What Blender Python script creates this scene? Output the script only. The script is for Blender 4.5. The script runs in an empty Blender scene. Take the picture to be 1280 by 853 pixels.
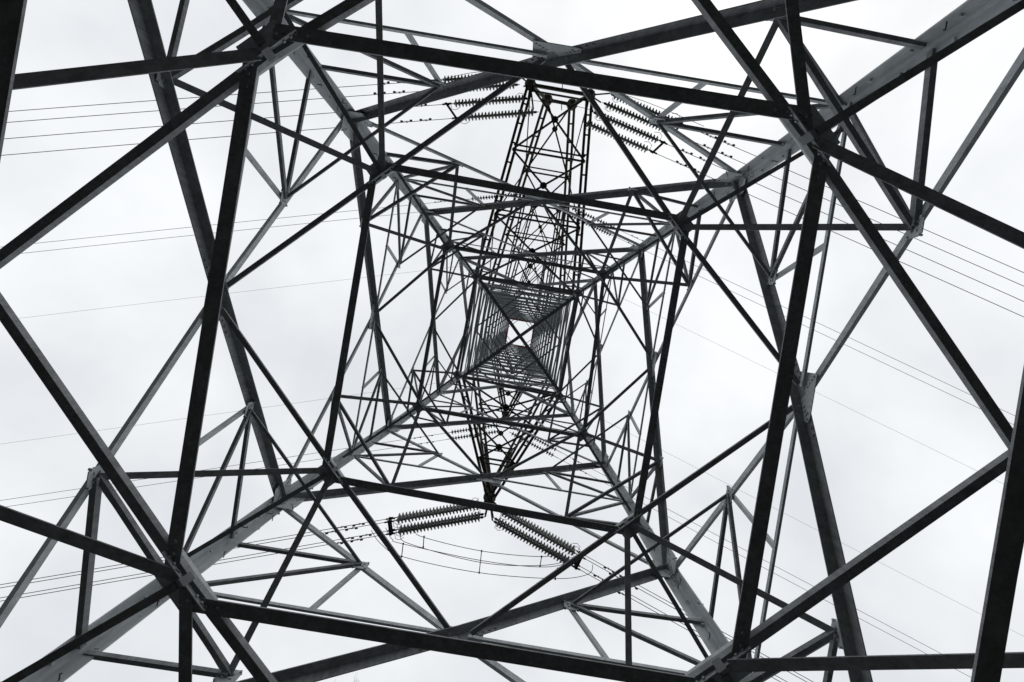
import bpy, bmesh, math, random
from mathutils import Vector, Matrix
random.seed(7)
S = bpy.context.scene
C = S.collection
R = math.radians

# ------------------------------------------------------------------ camera
EYE = 1.5                                   # eye height; all survey heights below are above the eye
cam_d = bpy.data.cameras.new('camera'); cam = bpy.data.objects.new('camera', cam_d); C.objects.link(cam)
cam.location = (0, 0, EYE); cam.rotation_euler = (math.pi, 0, 0)
cam_d.sensor_width = 36; cam_d.lens = 18; cam_d.clip_start = .05; cam_d.clip_end = 4000
cam_d.shift_x = -12.45/1280; cam_d.shift_y = -12.4/1280
S.camera = cam

# ------------------------------------------------------------------ world: overcast sky
W = bpy.data.worlds.new('World'); S.world = W; W.use_nodes = True
nt = W.node_tree; N = nt.nodes; L = nt.links; N.clear()
out = N.new('ShaderNodeOutputWorld')
sky = N.new('ShaderNodeTexSky'); sky.sky_type = 'NISHITA'; sky.sun_disc = False
SUN_EL, SUN_ROT = R(52), R(150)
sky.sun_elevation = SUN_EL; sky.sun_rotation = SUN_ROT; sky.dust_density = 4
b1 = N.new('ShaderNodeBackground'); b1.inputs['Strength'].default_value = .10
L.new(sky.outputs[0], b1.inputs['Color'])
tc = N.new('ShaderNodeTexCoord')
nz = N.new('ShaderNodeTexNoise'); nz.inputs['Scale'].default_value = 2.8; nz.inputs['Detail'].default_value = 5; nz.inputs['Roughness'].default_value = .5
L.new(tc.outputs['Generated'], nz.inputs['Vector'])
cr = N.new('ShaderNodeValToRGB')
cr.color_ramp.elements[0].position = .34; cr.color_ramp.elements[0].color = (.76, .79, .822, 1)
cr.color_ramp.elements[1].position = .66; cr.color_ramp.elements[1].color = (.97, .99, 1.0, 1)
L.new(nz.outputs['Fac'], cr.inputs['Fac'])
b2 = N.new('ShaderNodeBackground'); b2.inputs['Strength'].default_value = 1.05
L.new(cr.outputs['Color'], b2.inputs['Color'])
mx = N.new('ShaderNodeMixShader'); mx.inputs['Fac'].default_value = .94
L.new(b1.outputs[0], mx.inputs[1]); L.new(b2.outputs[0], mx.inputs[2]); L.new(mx.outputs[0], out.inputs['Surface'])
sl = bpy.data.lights.new('sun', 'SUN'); sl.energy = .6; sl.angle = R(25); sl.color = (1, .97, .93)
so = bpy.data.objects.new('sun', sl); C.objects.link(so)
so.rotation_euler = (R(90)-SUN_EL, 0, -SUN_ROT + math.pi)
S.view_settings.view_transform = 'Standard'; S.view_settings.look = 'None'
S.view_settings.exposure = 0; S.view_settings.gamma = 1
S.cycles.max_bounces = 6

# ------------------------------------------------------------------ materials
def mat(name, col, rough=.6, metal=0., var=.25, scale=3., col2=None, bump=0., steel=None):
    m = bpy.data.materials.new(name); m.use_nodes = True
    t = m.node_tree; p = t.nodes['Principled BSDF']
    p.inputs['Roughness'].default_value = rough; p.inputs['Metallic'].default_value = metal
    c = t.nodes.new('ShaderNodeTexCoord'); n = t.nodes.new('ShaderNodeTexNoise')
    n.inputs['Scale'].default_value = scale; n.inputs['Detail'].default_value = 8; n.inputs['Roughness'].default_value = .65
    t.links.new(c.outputs['Object'], n.inputs['Vector'])
    r = t.nodes.new('ShaderNodeValToRGB')
    c2 = col2 or tuple(x*(1+var) for x in col)
    r.color_ramp.elements[0].position = .32; r.color_ramp.elements[0].color = (*[x*(1-var) for x in col], 1)
    r.color_ramp.elements[1].position = .7; r.color_ramp.elements[1].color = (*c2, 1)
    t.links.new(n.outputs['Fac'], r.inputs['Fac']); t.links.new(r.outputs['Color'], p.inputs['Base Color'])
    p.inputs['Specular IOR Level'].default_value = .25
    if steel:
        w = t.nodes.new('ShaderNodeTexNoise'); w.inputs['Scale'].default_value = 11; w.inputs['Detail'].default_value = 10; w.inputs['Roughness'].default_value = .8
        mp = t.nodes.new('ShaderNodeMapping'); mp.inputs['Scale'].default_value = (1, 1, .18)
        t.links.new(c.outputs['Object'], mp.inputs[0]); t.links.new(mp.outputs[0], w.inputs['Vector'])
        r2 = t.nodes.new('ShaderNodeValToRGB'); r2.color_ramp.elements[0].position = .38; r2.color_ramp.elements[0].color = (*[v_ for v_ in steel], 1)
        r2.color_ramp.elements[1].position = .62; r2.color_ramp.elements[1].color = (1.1, 1.1, 1.1, 1)
        mu = t.nodes.new('ShaderNodeMix'); mu.data_type = 'RGBA'; mu.blend_type = 'MULTIPLY'; mu.inputs[0].default_value = 1
        t.links.new(w.outputs['Fac'], r2.inputs['Fac']); t.links.new(r.outputs['Color'], mu.inputs[6]); t.links.new(r2.outputs['Color'], mu.inputs[7])
        t.links.new(mu.outputs[2], p.inputs['Base Color'])
    if bump:
        b = t.nodes.new('ShaderNodeBump'); b.inputs['Strength'].default_value = bump; b.inputs['Distance'].default_value = .01
        t.links.new(n.outputs['Fac'], b.inputs['Height']); t.links.new(b.outputs[0], p.inputs['Normal'])
    return m
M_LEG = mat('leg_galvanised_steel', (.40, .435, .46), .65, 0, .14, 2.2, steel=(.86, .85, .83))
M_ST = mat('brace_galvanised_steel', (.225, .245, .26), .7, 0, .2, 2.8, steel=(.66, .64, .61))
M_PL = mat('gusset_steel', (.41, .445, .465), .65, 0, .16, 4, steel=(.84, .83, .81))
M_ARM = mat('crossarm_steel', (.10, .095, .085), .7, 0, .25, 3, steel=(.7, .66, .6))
M_RED = mat('red_obstruction_paint', (.28, .03, .02), .6, 0, .2, 3)
M_WIRE = mat('weathered_cable', (.035, .035, .036), .6, .2, .2, 5)
M_FIT = mat('forged_fittings', (.03, .03, .03), .6, .3, .25, 8)
M_DISC = mat('glazed_porcelain', (.34, .35, .345), .25, 0, .15, 8)
M_CON = mat('concrete', (.32, .31, .29), .9, 0, .2, 3, None, .4)
M_GRD = mat('grass_ground', (.019, .021, .019), 1, 0, .3, .6, (.026, .027, .025), .5)
M_BARK = mat('bark', (.06, .05, .04), .9, 0, .3, 12)

# ------------------------------------------------------------------ object helpers
def link(o, parent=None):
    C.objects.link(o)
    if parent is not None: o.parent = parent
    return o
def build(name, bm, m, parent=None, smooth=False):
    me = bpy.data.meshes.new(name); bm.normal_update(); bm.to_mesh(me); bm.free(); me.materials.append(m)
    if smooth:
        for p in me.polygons: p.use_smooth = True
    return link(bpy.data.objects.new(name, me), parent)
def tag(o, label=None, cat=None, group=None, kind=None):
    if label: o['label'] = label
    if cat: o['category'] = cat
    if group: o['group'] = group
    if kind: o['kind'] = kind
    return o
def prism(bm, p, q, prof, a, b):
    """sweep the closed profile [(u,v)..] along p->q with profile axes a, b"""
    r0 = [bm.verts.new(p + a*u + b*v) for u, v in prof]
    r1 = [bm.verts.new(q + a*u + b*v) for u, v in prof]
    n = len(prof)
    for i in range(n):
        j = (i+1) % n
        bm.faces.new((r0[i], r0[j], r1[j], r1[i]))
    bm.faces.new(r0[::-1]); bm.faces.new(r1)
def frame(p, q, n):
    d = (q-p).normalized(); b = (n - d*n.dot(d))
    if b.length < 1e-4: b = d.orthogonal()
    b.normalize(); a = d.cross(b)
    if a.z < 0: a = -a
    return d, a, b
def Lprof(wa, wb, t): return [(0, 0), (wa, 0), (wa, t), (t, t), (t, wb), (0, wb)]
def angle(bm, p, q, n, wa, wb, t=.016, shift=0.):
    """steel angle: flange wa lies in the plane with normal n and points up, flange wb points along n"""
    d, a, b = frame(p, q, n)
    o = -a*wa*.5 + b*shift
    prism(bm, p+o, q+o, Lprof(wa, wb, t), a, b)
def flat(bm, p, q, wa, wb, t=.014, near=True):
    """angle with a level flange and an upright flange; the upright one stands on the side towards (near) or away from the tower axis"""
    d = (q-p).normalized(); a = Vector((-d.y, d.x, 0)).normalized(); m_ = (p+q)/2-AX; m_.z = 0
    if (a.dot(m_) > 0) == near: a = -a
    if near: a = -a if a.dot(m_) < 0 else a
    else: a = a if a.dot(m_) < 0 else -a
    b = a.cross(d).normalized(); b = b if b.z > 0 else -b
    prism(bm, p-a*wa*.5, q-a*wa*.5, Lprof(wa, wb, t), a, b)
def bar(bm, p, q, w, h=None, n=None):
    h = h or w
    d, a, b = frame(p, q, n or Vector((0, 0, 1)))
    prism(bm, p, q, [(-w/2, -h/2), (w/2, -h/2), (w/2, h/2), (-w/2, h/2)], a, b)
def tube(bm, pts, r, seg=6):
    rings = []
    for i, p in enumerate(pts):
        d = (pts[min(i+1, len(pts)-1)] - pts[max(i-1, 0)]).normalized()
        x = d.cross(Vector((0, 0, 1)))
        if x.length < 1e-3: x = Vector((1, 0, 0))
        x.normalize(); y = d.cross(x)
        rr = r[i] if isinstance(r, (list, tuple)) else r
        rings.append([bm.verts.new(p + (x*math.cos(k*2*math.pi/seg) + y*math.sin(k*2*math.pi/seg))*rr) for k in range(seg)])
    for A, B in zip(rings, rings[1:]):
        for k in range(seg): bm.faces.new((A[k], A[(k+1) % seg], B[(k+1) % seg], B[k]))
    bm.faces.new(rings[0][::-1]); bm.faces.new(rings[-1])
def bolt(bm, p, n, r=.022, h=.03):
    n = n.normalized(); x = n.orthogonal().normalized(); y = n.cross(x)
    prism(bm, p, p+n*h, [(r*math.cos(k*math.pi/3), r*math.sin(k*math.pi/3)) for k in range(6)], x, y)

# ------------------------------------------------------------------ survey of the tower
F_, VX, VY = 640., 652.45, 414.1
CX, CY, TH = -.259, .279, .1665
E1 = Vector((math.cos(TH), math.sin(TH), 0)); E2 = Vector((-math.sin(TH), math.cos(TH), 0))
AX = Vector((CX, CY, 0))
ZW, ZT, HT = 30.8, 68., 1.66                 # waist, top of shaft, half width at the top
def half(z): return 6.075 - .1*z if z <= ZW else 2.995 + (HT-2.995)*(z-ZW)/(ZT-ZW)
DIR = {'A': (-1, -1), 'B': (1, -1), 'C': (-1, 1), 'D': (1, 1)}
UP = Vector((0, 0, EYE)); Z0 = Vector((0, 0, 1))
def leg(k, z, inset=0.):
    h = half(z) - inset; a, b = DIR[k]
    return AX + E1*(h*a) + E2*(h*b) + Vector((0, 0, z))
def at(x, y, z): return Vector(((x-VX)*z/F_, (y-VY)*z/F_, z))       # a measured bearing at a known height
FN = {'AB': -E2, 'CD': E2, 'AC': -E1, 'BD': E1}                      # outward directions of the four faces
PQ = {'AB': 'BA', 'AC': 'AC', 'CD': 'CD', 'BD': 'DB'}
def onface(f, x, y):                                                 # where a measured bearing meets a face of the tower
    n = FN[f]; q = Vector(((x-VX)/F_, (y-VY)/F_, 0))
    z = (6.075 + n.dot(AX)) / (n.dot(q) + .1)
    return Vector((q.x*z, q.y*z, z))
LO = [5.4, 12.5, 19.27, 26.0]; MZ = [9.0, 15.87, 23.0, ZW]
X = {}; MID = {}; RG = {}
for k in 'ABCD':
    for i, z in enumerate(LO): X[k, i] = leg(k, z)
for k, p in {'A': (437, 146), 'B': (925, 224), 'C': (350, 627), 'D': (837, 714)}.items(): X[k, 1] = at(*p, 12.5)
M0 = {'AB': (695, 70), 'BD': (1002, 495), 'CD': (574, 796), 'AC': (273, 372)}
M1 = {'AB': (684, 249), 'CD': (617, 605)}
for f in FN:
    P, Q = PQ[f]
    MID[f, 0] = onface(f, *M0[f])
    for i in (1, 2):
        a, b = X[P, i], X[Q, i+1]; t = half(LO[i])/(half(LO[i])+half(LO[i+1])); MID[f, i] = a.lerp(b, t)
    MID[f, 3] = (leg(P, ZW)+leg(Q, ZW))/2
    MID[f, -1] = (leg(P, 5.4)+leg(Q, 5.4))/2
MID['AC', -1] = onface('AC', -32, 344); MID['BD', -1] = onface('BD', 1279, 566); MID['AB', -1] = onface('AB', 743, -181)
RPX = {0: ((335, 66), (1010, 172), (232, 725), (900, 833), 5.3), 1: ((478, 218), (847, 284), (417, 588), (784, 654), 8.85),
       2: ((561, 313), (750, 346), (527, 506), (725, 540), 15.55), 3: ((597, 348), (720, 368), (574, 467), (697, 493), 22.2)}
for i, v in RPX.items():
    for k, p in zip('ABCD', v[:4]): RG[k, i] = at(*p, v[4])
for k in 'ABCD': RG[k, -1] = AX + (leg(k, 2.76)-AX-Z0*2.76)*.5 + Z0*2.76 + E1*.095
# nodes on the face diagonals: N1/N2 below the crossing, n1/n2 above it
ND = {}
px0 = {('AB', 'N1'): (975, 20), ('AC', 'N1'): (207, 97), ('BD', 'N2'): (1143, 284), ('AC', 'N2'): (121, 596), ('CD', 'N1'): (285, 845), ('BD', 'N1'): (1046, 792),
       ('AB', 'n1'): (549, 107), ('AC', 'n1'): (312, 512), ('BD', 'n1'): (965, 347), ('CD', 'n1'): (714, 757),
       ('AB', 'n2'): (822, 152), ('AC', 'n2'): (356, 248), ('BD', 'n2'): (911, 618), ('CD', 'n2'): (451, 706)}
FR = {}
def lo_hi(f, i, n):
    P, Q = PQ[f]
    return {'N1': (X[P, i], MID[f, i]), 'N2': (X[Q, i], MID[f, i]), 'n1': (MID[f, i], X[Q, i+1]), 'n2': (MID[f, i], X[P, i+1])}[n]
for (f, n), p in px0.items():
    w = onface(f, *p); a, b = lo_hi(f, 0, n); FR.setdefault(n, []).append((w-a).dot(b-a)/(b-a).length_squared); ND[f, 0, n] = w
for n in FR:
    FR[n] = sum(FR[n])/len(FR[n]); print('node fraction', n, round(FR[n], 3))
for f in FN:
    for i in range(3):
        for n in ('N1', 'N2', 'n1', 'n2'):
            if (f, i, n) not in ND:
                a, b = lo_hi(f, i, n); ND[f, i, n] = a.lerp(b, FR[n])

# ------------------------------------------------------------------ ground
bm = bmesh.new()
g = 40
rngs = [0, 4, 8, 14, 22, 35, 60, 100, 200, 500, 1500]
prev = None
for r_ in rngs[1:]:
    ring = [bm.verts.new((r_*math.cos(k*2*math.pi/g), r_*math.sin(k*2*math.pi/g), random.uniform(-.03, .03)*(1 if r_ < 60 else 4))) for k in range(g)]
    if prev is None: bm.faces.new(ring)
    else:
        for k in range(g): bm.faces.new((prev[k], ring[k], ring[(k+1) % g], prev[(k+1) % g]))
    prev = ring
tag(build('ground', bm, M_GRD), kind='structure')

# ------------------------------------------------------------------ the tower
T = bpy.data.objects.new('transmission_tower', None); C.objects.link(T); T.location = (CX, CY, 0)
tag(T, 'tall grey steel lattice transmission tower seen from inside its four legs', 'pylon')
OFF = UP - Vector((CX, CY, 0))               # parts are children of the tower empty
def tp(name, m, fn, parent=T, label=None):
    bm = bmesh.new(); fn(bm)
    for v in bm.verts: v.co += OFF
    o = build(name, bm, m, parent)
    if label: o['label'] = label
    return o
def member(name, p, q, n, wa, wb, t=.016, shift=0., m=None, ext=0.):
    d = (q-p).normalized()
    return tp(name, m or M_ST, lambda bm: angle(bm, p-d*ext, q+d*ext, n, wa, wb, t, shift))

def lev(name, p, q, wa, wb, t=.014, near=True, m=None):
    return tp(name, m or M_ST, lambda bm: flat(bm, p, q, wa, wb, t, near))
# legs: cruciform of four flanges, tapering with height
def legfn(k):
    a, b = DIR[k]; ia, ib = -E1*a, -E2*b      # towards the inside along each face
    def fn(bm):
        zs = [-EYE+.3, 5.4, 12.5, 19.27, 26, ZW]
        ws = [.31, .30, .27, .24, .20, .17]
        pts = [leg(k, zs[0]), leg(k, 5.4), X[k, 1], leg(k, 19.27), leg(k, 26), leg(k, ZW)]
        for i in range(5):
            p, q = pts[i], pts[i+1]; w0, w1 = ws[i], ws[i+1]; t = .028
            for (u, s) in ((ia, 1), (ib, 1), (-ia, .62), (-ib, .62)):
                o = ib if abs(u.dot(ia)) > .5 else ia
                vs = []
                for P_, w_ in ((p, w0), (q, w1)):
                    vs.append([bm.verts.new(P_+u*x+o*y) for x, y in ((t/2, -t/2), (w_*s, -t/2), (w_*s, t/2), (t/2, t/2))])
                for j in range(4):
                    bm.faces.new((vs[0][j], vs[0][(j+1) % 4], vs[1][(j+1) % 4], vs[1][j]))
                bm.faces.new(vs[0][::-1]); bm.faces.new(vs[1])
            prism(bm, p, q, [(.0, .03), (.03, .0), (.062, .014), (.014, .062)], ia, ib)
        # splice plates and bolts at the joints
        for zc in (12.3, 19.2, 26):
            for u, o in ((ia, ib), (ib, ia)):
                p, q = leg(k, zc-.45), leg(k, zc+.45)
                if abs(zc-12.3) < .5: sft = X[k, 1]-leg(k, 12.5); p += sft; q += sft
                dd = (q-p).normalized()
                c0 = u*.135+o*(-.03 if False else .022)
                prism(bm, p+c0, q+c0, [(-.075, -.006), (.075, -.006), (.075, .006), (-.075, .006)], u, o)
                for s_ in range(7):
                    for w_ in (-.045, .045):
                        bolt(bm, p+c0+u*w_+dd*(.07+s_*.125)+o*.006, o, .016, .02)
        z = 1.5
        while z < 30:
            for u, o in ((ia, ib), (ib, ia)):
                c = leg(k, z + (0 if u is ia else .22)) + u*.17
                bolt(bm, c+o*.014, o, .028, .03)
            z += .75
    return fn
for k in 'ABCD':
    lg = tp('leg', M_LEG, legfn(k))
    for s_ in range(26):                     # step bolts stand out from the flanges
        z = 4.5 + s_*.8
        a, b = DIR[k]; u = -E1*a if s_ % 2 else -E2*b; c = leg(k, z) + u*(.24-.003*z)
        if s_ < 26:
            bm = bmesh.new(); side = (-E2*b if s_ % 2 else -E1*a)
            tube(bm, [c+OFF, c+OFF+side*.12+u*.0, c+OFF+side*.125+u*.03], .010, 5)
            build('step_bolt', bm, M_FIT, lg)
    def sh(bm, k=k):
        h = .42
        for (u, q) in ((ZW, ZT),):
            p, q = leg(k, ZW), leg(k, ZT); a, b = DIR[k]
            prism(bm, p, q, Lprof(.24, .24, .022), -E1*a, -E2*b)
    tp('shaft_leg', M_PL, sh)
    def ft(bm, k=k):
        c = leg(k, -EYE+.0)
        r0 = [bm.verts.new(c+Vector((.75*math.cos(j*math.pi/8), .75*math.sin(j*math.pi/8), -.3))) for j in range(16)]
        r1 = [bm.verts.new(c+Vector((.55*math.cos(j*math.pi/8), .55*math.sin(j*math.pi/8), .35))) for j in range(16)]
        for j in range(16): bm.faces.new((r0[j], r0[(j+1) % 16], r1[(j+1) % 16], r1[j]))
        bm.faces.new(r1); bm.faces.new(r0[::-1])
    tp('concrete_footing', M_CON, ft)

def plate(name, c, n, up, w, h, bolts=3, t=.014, cut=.25, m=None):
    n = n.normalized(); up = (up - n*up.dot(n)).normalized(); u = up.cross(n)
    def fn(bm):
        prof = [(-w/2, -h/2+h*cut), (-w/2+w*cut*.6, -h/2), (w/2-w*cut*.6, -h/2), (w/2, -h/2+h*cut), (w/2, h/2-h*cut), (w/2-w*cut*.6, h/2), (-w/2+w*cut*.6, h/2), (-w/2, h/2-h*cut)]
        prism(bm, c-n*t/2, c+n*t/2, prof, u, up)
        for sx in (-1, 1):
            for sy in (-1, 1):
                for j in range(bolts):
                    x = sx*w*(.20+.26*j/max(1, bolts-1)*.9); y = sy*h*(.16+.22*j/max(1, bolts-1))
                    for sn in (-1, 1): bolt(bm, c+u*x+up*y+n*(sn*t/2), n*sn, .02, .022)
    return tp(name, m or M_PL, fn)

Z_ = Vector((0, 0, 1))
def face_panel(f, i):
    P, Q = PQ[f]; n = FN[f]; m = MID[f, i]; sc = (1, .95, .8)[i]
    Ph, Qh = leg(P, m.z), leg(Q, m.z)
    Phc = Ph + n*.02; Qhc = Qh + n*.02
    h = .19*sc
    # heavy diagonal in two lengths butted at the plate, flange to the inside at its top edge
    for a, b in ((X[P, i], m), (m, X[Q, i+1])):
        def fn(bm, a=a, b=b):
            d, A, B = frame(a, b, -n)
            o = -A*h*.5 - B*.04
            prism(bm, a+o, b+o, [(0, 0), (h, 0), (h, h), (h-.018, h), (h-.018, .018), (0, .018)], A, B)
            for e, s_ in ((a, 1), (b, -1)):
                for j in range(4): bolt(bm, e+d*s_*(.35+j*.13)+B*-.02+A*(-.05), B, .02, .025)
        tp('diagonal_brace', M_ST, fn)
    # light diagonal
    l = .13*sc
    for a, b in ((X[Q, i], m), (m, X[P, i+1])):
        member('diagonal_brace', a, b, n, l*.95, l*.5, .012, .03, m=M_PL)
    # horizontal through the crossing
    for e in (Phc, Qhc):
        member('horizontal_brace', e-n*.02, m.lerp(e, .03), n, .082*sc, .045*sc, .011, -.04, m=M_PL)
    s1 = .078*sc + .006
    N1, N2, n1, n2 = (ND[f, i, x] for x in ('N1', 'N2', 'n1', 'n2'))
    def sec(p, q, nm='secondary_brace', w=s1, sg=1): member(nm, p, q, n, w, w*.85*sg, .010, -.05)
    iP = (m-Ph).normalized()*.2; iQ = (m-Qh).normalized()*.2
    sec(n1, Qh+iQ*.6); sec(n1, leg(Q, m.z+(X[Q, i+1].z-m.z)*.45)+iQ*.6)
    sec(n2, Ph+iP*.6); sec(n2, leg(P, m.z+(X[P, i+1].z-m.z)*.45)+iP*.6)
    member('hanger_brace', n1, m.lerp(Qh, .52)-n*.04+(n1-m.lerp(Qh, .52)).normalized()*.06, n, s1, s1*.8, .010, .03, m=M_PL)
    member('hanger_brace', n2, m.lerp(Ph, .52)-n*.04+(n2-m.lerp(Ph, .52)).normalized()*.06, n, s1, s1*.8, .010, .03, m=M_PL)
    if i > 0 or True:
        zl = LO[i]+(m.z-LO[i])*.55
        sec(N1, leg(P, zl)+iP*.5); sec(N1, Ph+iP*.6)
        sec(N2, leg(Q, zl)+iQ*.5, w=s1*1.3); sec(N2, Qh+iQ*.6)
    # plates
    plate('gusset_plate', m+n*.03, n, Z_, .84*sc, .62*sc, 4, cut=.06)
    for x in (N1, N2, n1, n2): plate('gusset_plate', x+n*.01, n, Z_, .30*sc, .30*sc, 2)
for f in FN:
    for i in range(3): face_panel(f, i)
    P, Q = PQ[f]; n = FN[f]
    # foot panel below the frame: K brace from the footings to the middle of the first horizontal
    for k in (P, Q):
        member('diagonal_brace', leg(k, -EYE+.5), MID[f, -1], n, .22, .2, .018, -.05)
        member('horizontal_brace', leg(k, 5.4), MID[f, -1], n, .10, .05, .012, .08)
    # waist panel: K brace
    for k in (P, Q):
        member('diagonal_brace', X[k, 3], MID[f, 3], n, .16, .14, .014, -.05)
        member('secondary_brace', X[k, 3].lerp(MID[f, 3], .5), leg(k, 28.4), n, .08, .07, .01, -.05)
    member('horizontal_brace', leg(P, ZW), leg(Q, ZW), n, .15, .13, .014, -.03)
    # X-node gussets on the legs
    for i in range(1, 4):
        for k in (P, Q):
            inw = (MID[f, 0]-X[k, i]); inw.z = 0; inw = (inw - n*inw.dot(n)).normalized()
            plate('joint_plate', X[k, i]+inw*(.30-.03*i)-n*.02, n, Z_, .5-.05*i, .95-.1*i, 4)

# corner ties between neighbouring faces; level hips from the face crossings and struts from the diagonals to the plan rings
CORN = {'A': ('AB', 'AC'), 'B': ('BD', 'AB'), 'C': ('AC', 'CD'), 'D': ('CD', 'BD')}   # (face where corner is Q, face where it is P)
for i in range(3):
    sc = (1, .95, .85)[i]
    for k, (fq, fp) in CORN.items():
        w = .085*sc
        lev('corner_tie', ND[fq, i, 'n1'], ND[fp, i, 'n2'], w*.75, w*.4, .01)
        lev('corner_tie', ND[fp, i, 'N1'], ND[fq, i, 'N2'], w, w, .012)
        r = RG[k, i+1]
        for q in (ND[fp, i, 'N1'], ND[fq, i, 'N2']):
            lev('ring_strut', q, r, .10*sc, .09*sc, .012, False)
        for f in (fq, fp):
            c = leg(k, MID[f, i].z) - MID[f, i]
            lev('hip_brace', MID[f, i] + c.normalized()*.2 - FN[f]*.08, r, .088*sc, .045*sc, .012)
# lowest level: from the foot panel nodes up to the first ring
low = {'A': [('AC', -300, 138), ('AB', 395, -180)], 'B': [('AB', 972, -150), ('BD', 1500, 405)],
       'C': [('AC', -250, 552), ('CD', 229, 1080)], 'D': [('BD', 1500, 822), ('CD', 815, 1080)]}
for k, v in low.items():
    fq, fp = CORN[k]
    for f, x, y in v:
        p = onface(f, x, y); q = RG[k, 0]; lev('ring_strut', p, q+(p-q).normalized()*.09, .132, .11, .016, False)
    for f in (fq, fp): lev('hip_brace', MID[f, -1], RG[k, 0], .108, .085, .014)
# level struts from the ring corners out to the legs
st = {'A': ((350, 8), (130, -222)), 'B': ((1058, 159), (1480, -119)), 'C': ((202, 714), (-190, 970)), 'D': ((905, 858), (1060, 1119))}
TAN = {'A': E1, 'B': E2, 'C': -E2, 'D': -E1}
for k, v in st.items():
    lev('leg_strut', at(*v[0], 8.9), RG[k, 1], .078, .04, .012, False)
    lev('leg_strut', at(*v[1], 5.35), RG[k, 0]+(at(*v[1], 5.35)-RG[k, 0]).normalized()*.12, .09, .06, .014, False)
    for i in (2, 3):
        r = RG[k, i]; lev('leg_strut', leg(k, r.z)+TAN[k]*.15, r, .075, .05, .012, False)
# plan rings with corner plates
for i, w in ((-1, .14), (0, .158), (1, .125), (2, .11), (3, .12)):
    for f in FN:
        P, Q = PQ[f]; p, q = RG[P, i], RG[Q, i]; p, q = [v_+FN[f]*((0, {'AB': .235, 'CD': .24, 'AC': .165, 'BD': .175}[f], .15, .12, .1)[i+1]) for v_ in (p, q)]; d = (q-p).normalized(); e = (.02 if i < 2 else .0)
        def fn(bm):
            inn = -FN[f]
            prism(bm, p+d*e-inn*w*.5, q-d*e-inn*w*.5, Lprof(w, w*.85, .018), inn, Z_)
            for s_ in range(3):
                bolt(bm, p+d*(e+.1+s_*.13), -Z_, .022, .025); bolt(bm, q-d*(e+.1+s_*.13), -Z_, .022, .025)
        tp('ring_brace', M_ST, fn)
    for k in 'ABCD':
        r = RG[k, i]; a, b = DIR[k]; o = (E1*a+E2*b).normalized(); sd = Vector((-o.y, o.x, 0)); k_ = w/.17
        def fn(bm):
            # upright plate across the corner, carrying the hips, with a level shelf for the ring angles
            prism(bm, r+o*.0-sd*.40*k_, r+o*.0+sd*.40*k_, [(-.006, -.05), (.006, -.05), (.006, .2), (-.006, .2)], o, Z_)
            prism(bm, r+o*.14-sd*.26*k_, r+o*.14+sd*.26*k_, [(-.13, .022), (.12, .022), (.12, .034), (-.13, .034)], o, Z_)
            prism(bm, r-sd*.05*k_, r+sd*.05*k_, [(-.09, .0), (-.01, -.08), (.0, -.07), (-.08, .01)], o, Z_)
            for x in (-.31, -.22, -.13, .13, .22, .31): bolt(bm, r-o*.006+sd*x*k_+Z_*(-.02 if abs(x) > .2 else .05), -o, .015, .022)
            for x, y in ((-.2, .1), (.2, .1), (-.2, .18), (.2, .18)): bolt(bm, r+o*y+sd*x*k_+Z_*.02, -Z_, .017, .035)
        tp('corner_plate', M_PL, fn)
# plan cross at the waist and higher up
for a, b, dz in (('A', 'D', 0), ('B', 'C', .14)):
    p, q = leg(a, ZW-.2+dz), leg(b, ZW-.2+dz)
    tp('plan_cross', M_ST, lambda bm: prism(bm, p, q, Lprof(.2, .16, .014), (q-p).normalized().cross(Z_), Z_))

# upper shaft: X panels and horizontals on the four sides
NP = 15; zs = [ZW]
r_ = 1.0
hs = [3.2*(.965**j)*random.uniform(.82, 1.18) for j in range(NP)]; tot = sum(hs)
for h in hs: zs.append(zs[-1]+h*(ZT-ZW)/tot)
for j in range(NP):
    z0, z1 = zs[j], zs[j+1]
    red = j >= NP-2
    mm = M_RED if red else M_PL
    for f in FN:
        P, Q = PQ[f]; n = FN[f]
        def fn(bm):
            angle(bm, leg(P, z0), leg(Q, z1), n, .12-.05*j/NP, .1-.05*j/NP, .01, -.05)
            angle(bm, leg(Q, z0), leg(P, z1), n, .12-.05*j/NP, .1-.05*j/NP, .01, .02)
            mid = (leg(P, (z0+z1)/2)+leg(Q, (z0+z1)/2))/2
            angle(bm, leg(P, (z0+z1)/2), mid, n, .06, .06, .01, -.05); angle(bm, leg(Q, (z0+z1)/2), mid, n, .06, .06, .01, -.05)
        tp('lattice_panel', mm, fn)
        member('shaft_horizontal', leg(P, z1), leg(Q, z1), -n, .16-.08*j/NP, .15-.09*j/NP, .012, .0, m=mm)
    if j in (0, 2, 4, 7, 10):
        ms = {f: (leg(PQ[f][0], z1)+leg(PQ[f][1], z1))/2 for f in FN}
        for fa, fb in CORN.values(): lev('plan_brace', ms[fa], ms[fb], .09-.003*j, .05, .01)
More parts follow.
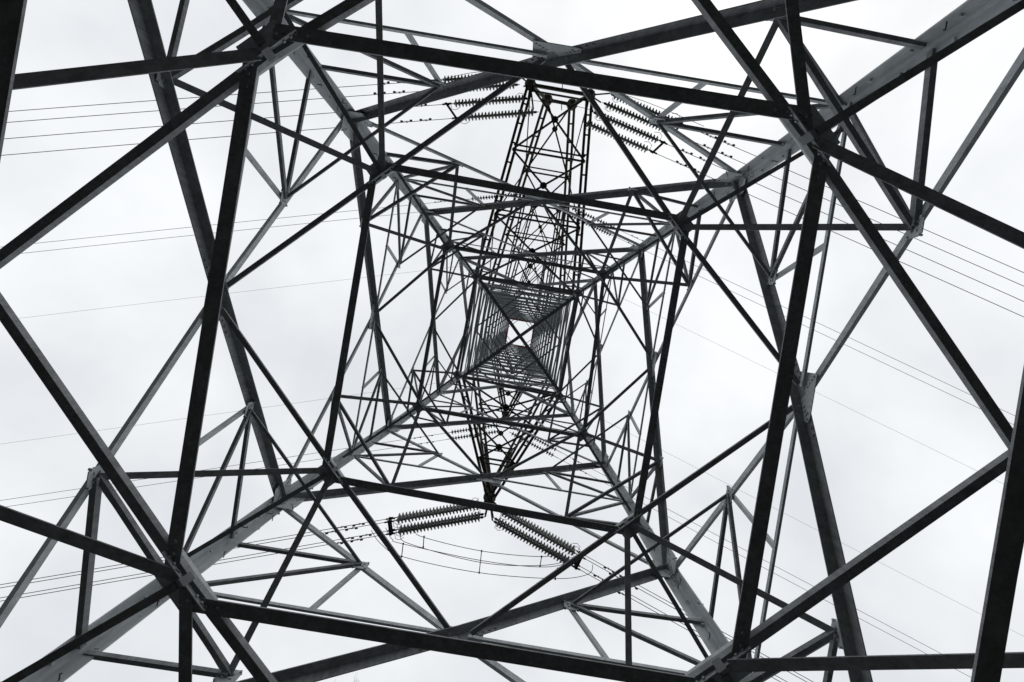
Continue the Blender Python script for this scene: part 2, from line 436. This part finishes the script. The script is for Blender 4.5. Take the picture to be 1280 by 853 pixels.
# ------------------------------------------------------------------ crossarms
def dbl(bm, p, q, n, gap=.26, w=.13):
    d, a, b = frame(p, q, n)
    for s_ in (-1, 1):
        bar(bm, p+a*gap/2*s_, q+a*gap/2*s_, w, w, n)
    L_ = (q-p).length; k = max(3, int(L_/1.1))
    for j in range(k+1):
        c = p.lerp(q, j/k)
        bar(bm, c-a*gap/2, c+a*gap/2, .10, .03, n)
def arm(tipL, tipR, topL, topR, zr, ztop, side, wide=True, bays=3, w=.13, label=None, tipbox=.32):
    """tips: measured points; side 'AB' (outer) or 'CD' (inner)"""
    kl, kr = ('A', 'B') if side == 'AB' else ('C', 'D')
    r = [leg(kl, zr), leg(kr, zr), leg(kl, ztop), leg(kr, ztop)]; t = [tipL, tipR, topL, topR]
    E = bpy.data.objects.new('crossarm', None); link(E, T); E.location = (r[0]+r[1])/2 + OFF
    if label: E['label'] = label
    off = -(r[0]+r[1])/2
    def ap(name, fn):
        bm = bmesh.new(); fn(bm)
        for v in bm.verts: v.co += off
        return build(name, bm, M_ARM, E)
    for a, b in zip(r, t):
        ap('chord', lambda bm: dbl(bm, a, b, Z_, w*1.9, w))
    def lace(a0, a1, b0, b1, nb, ww, single=False):
        def fn(bm):
            for j in range(nb):
                p0, p1 = a0.lerp(a1, j/nb), a0.lerp(a1, (j+1)/nb); q0, q1 = b0.lerp(b1, j/nb), b0.lerp(b1, (j+1)/nb)
                if single:
                    bar(bm, *((p0, q1) if j % 2 else (q0, p1)), ww, ww*.8); continue
                bar(bm, p0, q1, ww, ww*.8); bar(bm, q0, p1, ww, ww*.8)
                w0, w1 = (p0-q0).length, (p1-q1).length; c = p0.lerp(q1, w0/(w0+w1))
                prism(bm, c-Z_*.015, c+Z_*.015, [(ww*2*math.cos(t_*math.pi/4), ww*2*math.sin(t_*math.pi/4)) for t_ in range(8)], E1, E2)
                if j:
                    bar(bm, p0, q0, ww, ww*.8); bar(bm, p0+(q0-p0)*0+(p1-p0).normalized()*.3, q0+(q1-q0).normalized()*.3, ww*.8, ww*.7)
        return fn
    ap('lacing', lace(r[0], t[0], r[1], t[1], bays, w*.72))
    ap('lacing', lace(r[2], t[2], r[3], t[3], bays, w*.62))
    ap('lacing', lace(r[0], t[0], r[2], t[2], bays, w*.45, True))
    ap('lacing', lace(r[1], t[1], r[3], t[3], bays, w*.45, True))
    def tips(bm):
        for c in (t if wide else t[:1]+t[2:3]):
            s_ = tipbox*(1.15 if wide else 1.25)
            for n_ in (E1, E2, Z_):
                u = n_.orthogonal().normalized(); v_ = n_.cross(u)
                prism(bm, c-n_*s_*.32, c+n_*s_*.32, [(s_*math.cos(j*math.pi/4+.2)*.95, s_*math.sin(j*math.pi/4+.2)*.95) for j in range(8)], u, v_)
        if wide:
            bar(bm, t[0], t[1], w*1.2, w); bar(bm, t[2], t[3], w*1.1, w); bar(bm, t[0], t[2], w, w); bar(bm, t[1], t[3], w, w)
            bar(bm, t[0]+E2*.35, t[1]+E2*.35, w*.6, w*.6)
        else: bar(bm, t[0], t[2], w*1.5, w*1.5)
    ap('tip_joint', tips)
    return t
Z1, Z2, Z3 = ZW, 50., 66.
U = arm(at(663, 106, Z1), at(737, 119, Z1), at(684, 125, 32.5), at(715, 131, 32.5), Z1, 38., 'AB', w=.155, label='wide lower crossarm with squared end on the upper side of the photo')
def sc_pt(px, z, k, dx):   # a tip of a higher arm: same bearing from the axis, shorter reach
    return px
U2 = arm(at(657, 244, Z2), at(707, 256, Z2), at(667, 256, 51.5), at(699, 262, 51.5), Z2, 55., 'AB', bays=2, w=.14, label='middle crossarm with squared end on the upper side of the photo')
U3 = arm(at(664, 318, Z3), at(682, 322, Z3), at(667, 325, 67.), at(681, 328, 67.), 63.5, 67.5, 'AB', bays=2, w=.12, label='short top crossarm on the upper side of the photo', tipbox=.2)
tl = at(612, 622, Z1); D1 = arm(tl, tl+E1*.12, at(612, 612, 32.2), at(614, 612, 32.2), Z1, 37., 'CD', wide=False, w=.15, label='lower crossarm tapering to a point on the lower side of the photo')
tl2 = at(631, 524, Z2); D2 = arm(tl2, tl2+E1*.12, at(632, 518, 51.3), at(633, 518, 51.3), Z2, 55., 'CD', wide=False, bays=2, w=.13, label='middle crossarm tapering to a point on the lower side of the photo')
tl3 = at(640, 466, Z3); D3 = arm(tl3, tl3+E1*.1, at(640, 463, 67), at(641, 463, 67), 63.5, 67.5, 'CD', wide=False, bays=2, w=.11, label='short top crossarm on the lower side of the photo', tipbox=.2)

# ------------------------------------------------------------------ insulator strings, cables, jumpers
UL = Vector((-math.cos(R(7.5)), math.sin(R(7.5)), 0)); UR = Vector((math.cos(R(26.8)), math.sin(R(26.8)), 0))
def disc_mesh(r=.225):
    bm = bmesh.new(); prof = [(.03, -.12), (.075, -.115), (.09, -.06), (r*.7, -.045), (r, -.01), (r, .035), (r*.8, .05), (.07, .06), (.04, .12)]
    seg = 12; rings = [[bm.verts.new((a*math.cos(k*2*math.pi/seg), a*math.sin(k*2*math.pi/seg), h)) for k in range(seg)] for a, h in prof]
    for A, B in zip(rings, rings[1:]):
        for k in range(seg): bm.faces.new((A[k], A[(k+1) % seg], B[(k+1) % seg], B[k]))
    bm.faces.new(rings[0][::-1]); bm.faces.new(rings[-1])
    me = bpy.data.meshes.new('insulator_disc'); bm.normal_update(); bm.to_mesh(me); bm.free(); me.materials.append(M_DISC)
    for p in me.polygons: p.use_smooth = True
    return me
DM = disc_mesh()
def string(p, u, label, group, length=5.0, drop=.13, parts=True, lead=.4, r=1.):
    d = (u - Z_*drop).normalized()
    root = bpy.data.objects.new('insulator_string', None); C.objects.link(root); root.location = p+UP
    tag(root, label, 'insulator', group)
    rot = Z_.rotation_difference(-d).to_matrix().to_4x4()
    if not parts:
        bpy.data.objects.remove(root)
        bm = bmesh.new(); nd = int(length/.27)
        for j in range(nd):
            t_ = bmesh.new(); t_.from_mesh(DM)
            for v in t_.verts: v.co = rot @ (v.co*r) + d*(lead+j*.27)
            tm = bpy.data.meshes.new('tmp'); t_.to_mesh(tm); bm.from_mesh(tm); t_.free(); bpy.data.meshes.remove(tm)
        tube(bm, [Vector((0, 0, 0)), d*(length+lead+.4)], .03, 5)
        o = build('insulator_string', bm, M_DISC); o.location = p+UP; tag(o, label, 'insulator', group)
        return p + d*(length+lead+.4)
    nd = int(length/.2)
    for j in range(nd):
        o = bpy.data.objects.new('insulator_disc', DM); link(o, root); o.matrix_local = Matrix.Translation(d*(lead+j*.2)) @ rot
    bm = bmesh.new(); tube(bm, [d*.0, d*(lead+length+.5)], .028, 5)
    for c in (.2, .45, lead+length+.15): bolt(bm, d*c-d*.08, d, .075, .16)
    sd = d.cross(Z_).normalized()
    for s_ in (1,):                              # arcing horn at the live end
        e = d*(lead+length); tube(bm, [e, e+sd*.32*s_-Z_*.05, e+sd*.42*s_-Z_*.1-d*.25, e+sd*.30*s_-Z_*.12-d*.5], .016, 5)
        e = d*(lead-.1); tube(bm, [e, e-sd*.28*s_, e-sd*.36*s_+d*.25, e-sd*.25*s_+d*.42], .016, 5)
    build('link_fitting', bm, M_FIT, root)
    return p + d*(lead+length+.5)
def cable(p, u, label, r=.019, drop=.125, Lsp=330., damp=True, group=None):
    pts = []
    for d in [0, .5, 1, 2, 3.5, 5, 7, 9, 12, 16, 20, 26, 33, 42, 55, 70, 90, 120, 150, 200, 260, 330]:
        pts.append(p + u*d - Z_*(drop*d*(1-d/Lsp)))
    bm = bmesh.new(); tube(bm, [q-p for q in pts], r, 6)
    o = build('power_line', bm, M_WIRE); o.location = p+UP; tag(o, label, 'cable', group)
    if damp:
        for base in damp:
            q = u*base - Z_*(drop*base*(1-base/Lsp)); b_ = bmesh.new(); dd = (u-Z_*drop).normalized()
            bolt(b_, q-Z_*.10, Z_, .035, .16)
            tube(b_, [q-Z_*.10-dd*.27, q-Z_*.12, q-Z_*.10+dd*.27], .012, 5)
            for s_ in (-1, 1): bolt(b_, q-Z_*.15+dd*(s_*.27-.07), dd, .06, .15)
            build('vibration_damper', b_, M_FIT, o)
    return o
def yoke(p, q, label, d):
    bm = bmesh.new(); c = (p+q)/2
    a, b = p-c, q-c; e = (b-a).normalized()
    prism(bm, a-e*.1, b+e*.1, [(-.07, -.02), (.07, -.02), (.07, .02), (-.07, .02)], d, e.cross(d))
    bar(bm, a-d*.3, a+d*.25, .07, .1); bar(bm, b-d*.3, b+d*.25, .07, .1)
    o = build('yoke_plate', bm, M_FIT); o.location = c+UP
    tag(o, label, 'yoke plate')
ORD4 = ['outermost', 'second from outside', 'third from outside', 'innermost']
perpL = Vector((-UL.y, UL.x, 0)); perpL = perpL if perpL.y > 0 else -perpL
perpR = Vector((-UR.y, UR.x, 0)); perpR = perpR if perpR.y > 0 else -perpR
# upper side, near crossarm
hL, hR = U[0], U[1]
ends = {}
for side, h0, u, pp, nm in (('left', at(648, 94, Z1), UL, perpL, 'left'), ('right', at(762, 117, Z1), UR, perpR, 'right')):
    es = []
    for j in range(4):
        off = pp*(.58*j) + (UR if side == 'left' else UL)*(0 if j < 1 else (0.0 if side == 'left' and j == 1 else .35*(j-.5) if side == 'right' else -.0+.55*(j-1)))
        s0_ = h0 + off
        e = string(s0_, u, f'{ORD4[j]} ribbed string pulling {nm} from the near top crossarm', f'insulator strings on the top near crossarm, {nm} side', 4.3 if side == 'left' else 4.0)
        es.append(e)
        cable(e, u, f'{ORD4[j]} dark cable running {nm} from the near top crossarm', damp=[(1.6, 2.7), (1.9, 3.0), (1.2, 2.3), (1.5, 2.6)][j])
    ends[side] = es
    bm = bmesh.new()                                   # links between the strings and the arm end
    hd = hL if side == 'left' else hR
    c = h0 + pp*.85
    for j in range(4):
        tube(bm, [hd-c, (h0+pp*.58*j+((UR if side == 'left' else UL)*(0 if j == 0 else .25*(j)))-c)], .05, 6)
    o = build('anchor_link', bm, M_FIT); o.location = c+UP; tag(o, f'dark anchor links joining the {nm} strings to the near crossarm end at the top', 'link')
    yoke(es[0]-u*.25, es[1]-u*.25, f'outer yoke plate at the {nm} string ends by the near top crossarm', u)
    yoke(es[2]-u*.25, es[3]-u*.25, f'inner yoke plate at the {nm} string ends by the near top crossarm', u)
# lower side, near crossarm
for side, h0, u, pp, nm in (('left', at(605, 628, Z1), UL, perpL, 'left'), ('right', at(623, 634, Z1), UR, perpR, 'right')):
    es = []
    for j, (a, b) in enumerate(((0, .0), (0.06, -.34), (.70, 0), (.76, -.34))):
        e = string(h0+pp*a+Z_*b, u, f'{["innermost","second from inside","third from inside","outermost"][j]} ribbed string pulling {nm} from the near bottom crossarm',
                   f'insulator strings on the bottom near crossarm, {nm} side', 4.9)
        es.append(e)
        cable(e, u, f'{["innermost","second from inside","third from inside","outermost"][j]} dark cable running {nm} from the near bottom crossarm', damp=[(1.5, 2.5), (1.8, 2.9), (1.2, 2.2), (1.6, 2.7)][j])
    ends[side+'low'] = es
    bm = bmesh.new(); c = h0 + pp*.3
    for a, b in ((0, .0), (0.06, -.34), (.70, 0), (.76, -.34)): tube(bm, [tl-c, h0+pp*a+Z_*b-c], .05, 6)
    o = build('anchor_link', bm, M_FIT); o.location = c+UP; tag(o, f'dark anchor links joining the {nm} strings to the near crossarm tip at the bottom', 'link')
    yoke(es[0]-u*.25, es[2]-u*.25, f'upper yoke plate at the {nm} string ends by the near bottom crossarm', u)
    yoke(es[1]-u*.25, es[3]-u*.25, f'lower yoke plate at the {nm} string ends by the near bottom crossarm', u)
# far crossarms: two strings and two cables each way
for where, side, h0, u, pp, sep in (('top', 'left', at(651, 243, Z2), UL, perpL, .75), ('top', 'right', at(712, 259, Z2), UR, perpR, .75),
                               ('bottom', 'left', at(626, 531, Z2), UL, perpL, .62), ('bottom', 'right', at(640, 533, Z2), UR, perpR, .62)):
    for j in range(2):
        w_ = ('outer', 'inner')[j if where == 'top' else 1-j]
        e = string(h0+pp*sep*j, u, f'{w_} small ribbed string pulling {side} from the far crossarm at the {where}', f'insulator strings on the {where} far crossarm', 4.6, parts=False)
        cable(e, u, f'{w_} of the two thin cables running {side} from the far crossarm at the {where}', r=.019, damp=(1.5, 2.6))
# earth wires
for where, p in (('top', at(673, 322, Z3)), ('bottom', at(640, 466, Z3))):
    for side, u in (('left', UL), ('right', UR)):
        cable(p, u, f'single hair-thin cable running {side} from the highest crossarm at the {where}', r=.0125, damp=False)

def catmull(pts, n=8):
    P = [pts[0]]+pts+[pts[-1]]; o = []
    for i in range(1, len(P)-2):
        for k in range(n):
            t = k/n; a, b, c, d = P[i-1:i+3]
            o.append(.5*((2*b)+(c-a)*t+(2*a-5*b+4*c-d)*t*t+(3*b-a-3*c+d)*t**3))
    return o+[pts[-1]]
def jumper(pts, z, label, r=.019, ties=()):
    P = catmull([at(x, y, zz) for (x, y), zz in zip(pts, z)]); bm = bmesh.new(); c = P[len(P)//2]
    tube(bm, [p-c for p in P], r, 6); o = build('jumper_cable', bm, M_WIRE); o.location = c+UP; tag(o, label, 'cable', 'jumper cables')
    return o
lj = [('innermost', [(511, 648), (518, 663), (530, 672), (602, 689), (677, 696), (707, 690), (718, 682)]),
      ('second from inside', [(482, 660), (490, 674), (503, 680), (602, 701), (677, 709), (711, 703), (724, 692)]),
      ('third from inside', [(496, 655), (500, 668), (512, 680), (602, 703.5), (677, 707), (714, 700), (722, 696)]),
      ('outermost', [(464, 663), (476, 680), (503, 696), (598, 716), (694, 723.5), (735, 718), (741, 706)])]
for nm, pts in lj:
    jumper(pts, [30, 29.4, 29, 28.4, 28.8, 29.6, 30], f'{nm} drooping jumper cable under the near crossarm at the bottom')
for lab, (a, b) in {'middle': ((602, 689), (599, 716)), 'left': ((504, 680), (502, 696)), 'second left': ((530, 671), (529, 684)), 'right': ((677, 696), (675, 708)), 'far right': ((697, 711), (694, 724))}.items():
    bm = bmesh.new(); p, q = at(*a, 28.6), at(*b, 28.6); c = (p+q)/2
    bar(bm, p-c, q-c, .045, .045)
    for e in (p-c, q-c): bolt(bm, e-Z_*.05, Z_, .05, .1)
    o = build('spacer_bar', bm, M_FIT); o.location = c+UP; tag(o, f'{lab} spacer bar joining the drooping jumper cables at the bottom', 'spacer')
for nm, pts in (('outer', [(548, 100), (600, 90), (660, 92), (720, 103), (800, 125), (880, 158)]), ('inner', [(575, 130), (620, 122), (676, 127), (720, 133), (760, 145), (812, 168)])):
    jumper(pts, [30.1, 29.3, 29, 29, 29.3, 30.1], f'{nm} jumper cable passing the squared end of the near crossarm at the top', .016)
for lab, (a, b) in {'outer': ((703, 97), (703, 113)), 'inner': ((702, 127), (702, 138))}.items():
    bm = bmesh.new(); p, q = at(*a, 29.2), at(*b, 29.2); c = (p+q)/2; bar(bm, p-c, q-c, .045, .045)
    o = build('spacer_bar', bm, M_FIT); o.location = c+UP; tag(o, f'{lab} spacer bar on the jumper cables by the near top crossarm', 'spacer')

# ------------------------------------------------------------------ bare tree beyond the lower face, its topmost twigs in frame
def tree(base, top, seed):
    rnd = random.Random(seed)
    root = bpy.data.objects.new('bare_tree', None); C.objects.link(root); root.location = base
    tag(root, 'bare tree whose topmost twigs show at the bottom edge of the photo', 'tree')
    tr = bmesh.new(); cr_ = bmesh.new()
    H = top-base
    pts = [H*(i/10)+Vector((rnd.uniform(-.2, .2), rnd.uniform(-.2, .2), 0))*(1 if 0 < i < 10 else 0) for i in range(11)]
    tube(tr, pts, [.22*(1-i/10)+.012 for i in range(11)], 7)
    def br(p, d, ln, r, lv):
        n = 4; ps = [p]; dd = d.copy()
        for i in range(n):
            dd = (dd+Vector((rnd.uniform(-.25, .25), rnd.uniform(-.25, .25), .12))).normalized(); ps.append(ps[-1]+dd*ln/n)
        tube(cr_, ps, [r*(1-.7*i/n) for i in range(n+1)], 4)
        if lv > 0:
            for i in range(1, n+1):
                for s_ in (0, 1):
                    if rnd.random() < .8: br(ps[i], (dd+Vector((rnd.uniform(-.9, .9), rnd.uniform(-.9, .9), rnd.uniform(0, .6)))).normalized(), ln*.5, r*.5, lv-1)
    for i in range(3, 11):
        for s_ in range(3):
            a = rnd.uniform(0, 6.28); br(pts[i], Vector((math.cos(a), math.sin(a), .9)).normalized(), .5+2.2*(1-i/10.5), .05*(1-i/12), 2)
    build('trunk', tr, M_BARK, root); build('crown', cr_, M_BARK, root)
tree(Vector((-5.3, 9.9, 0)), at(424, 893, 13.0)+UP, 3)
print('objects', len(bpy.data.objects))
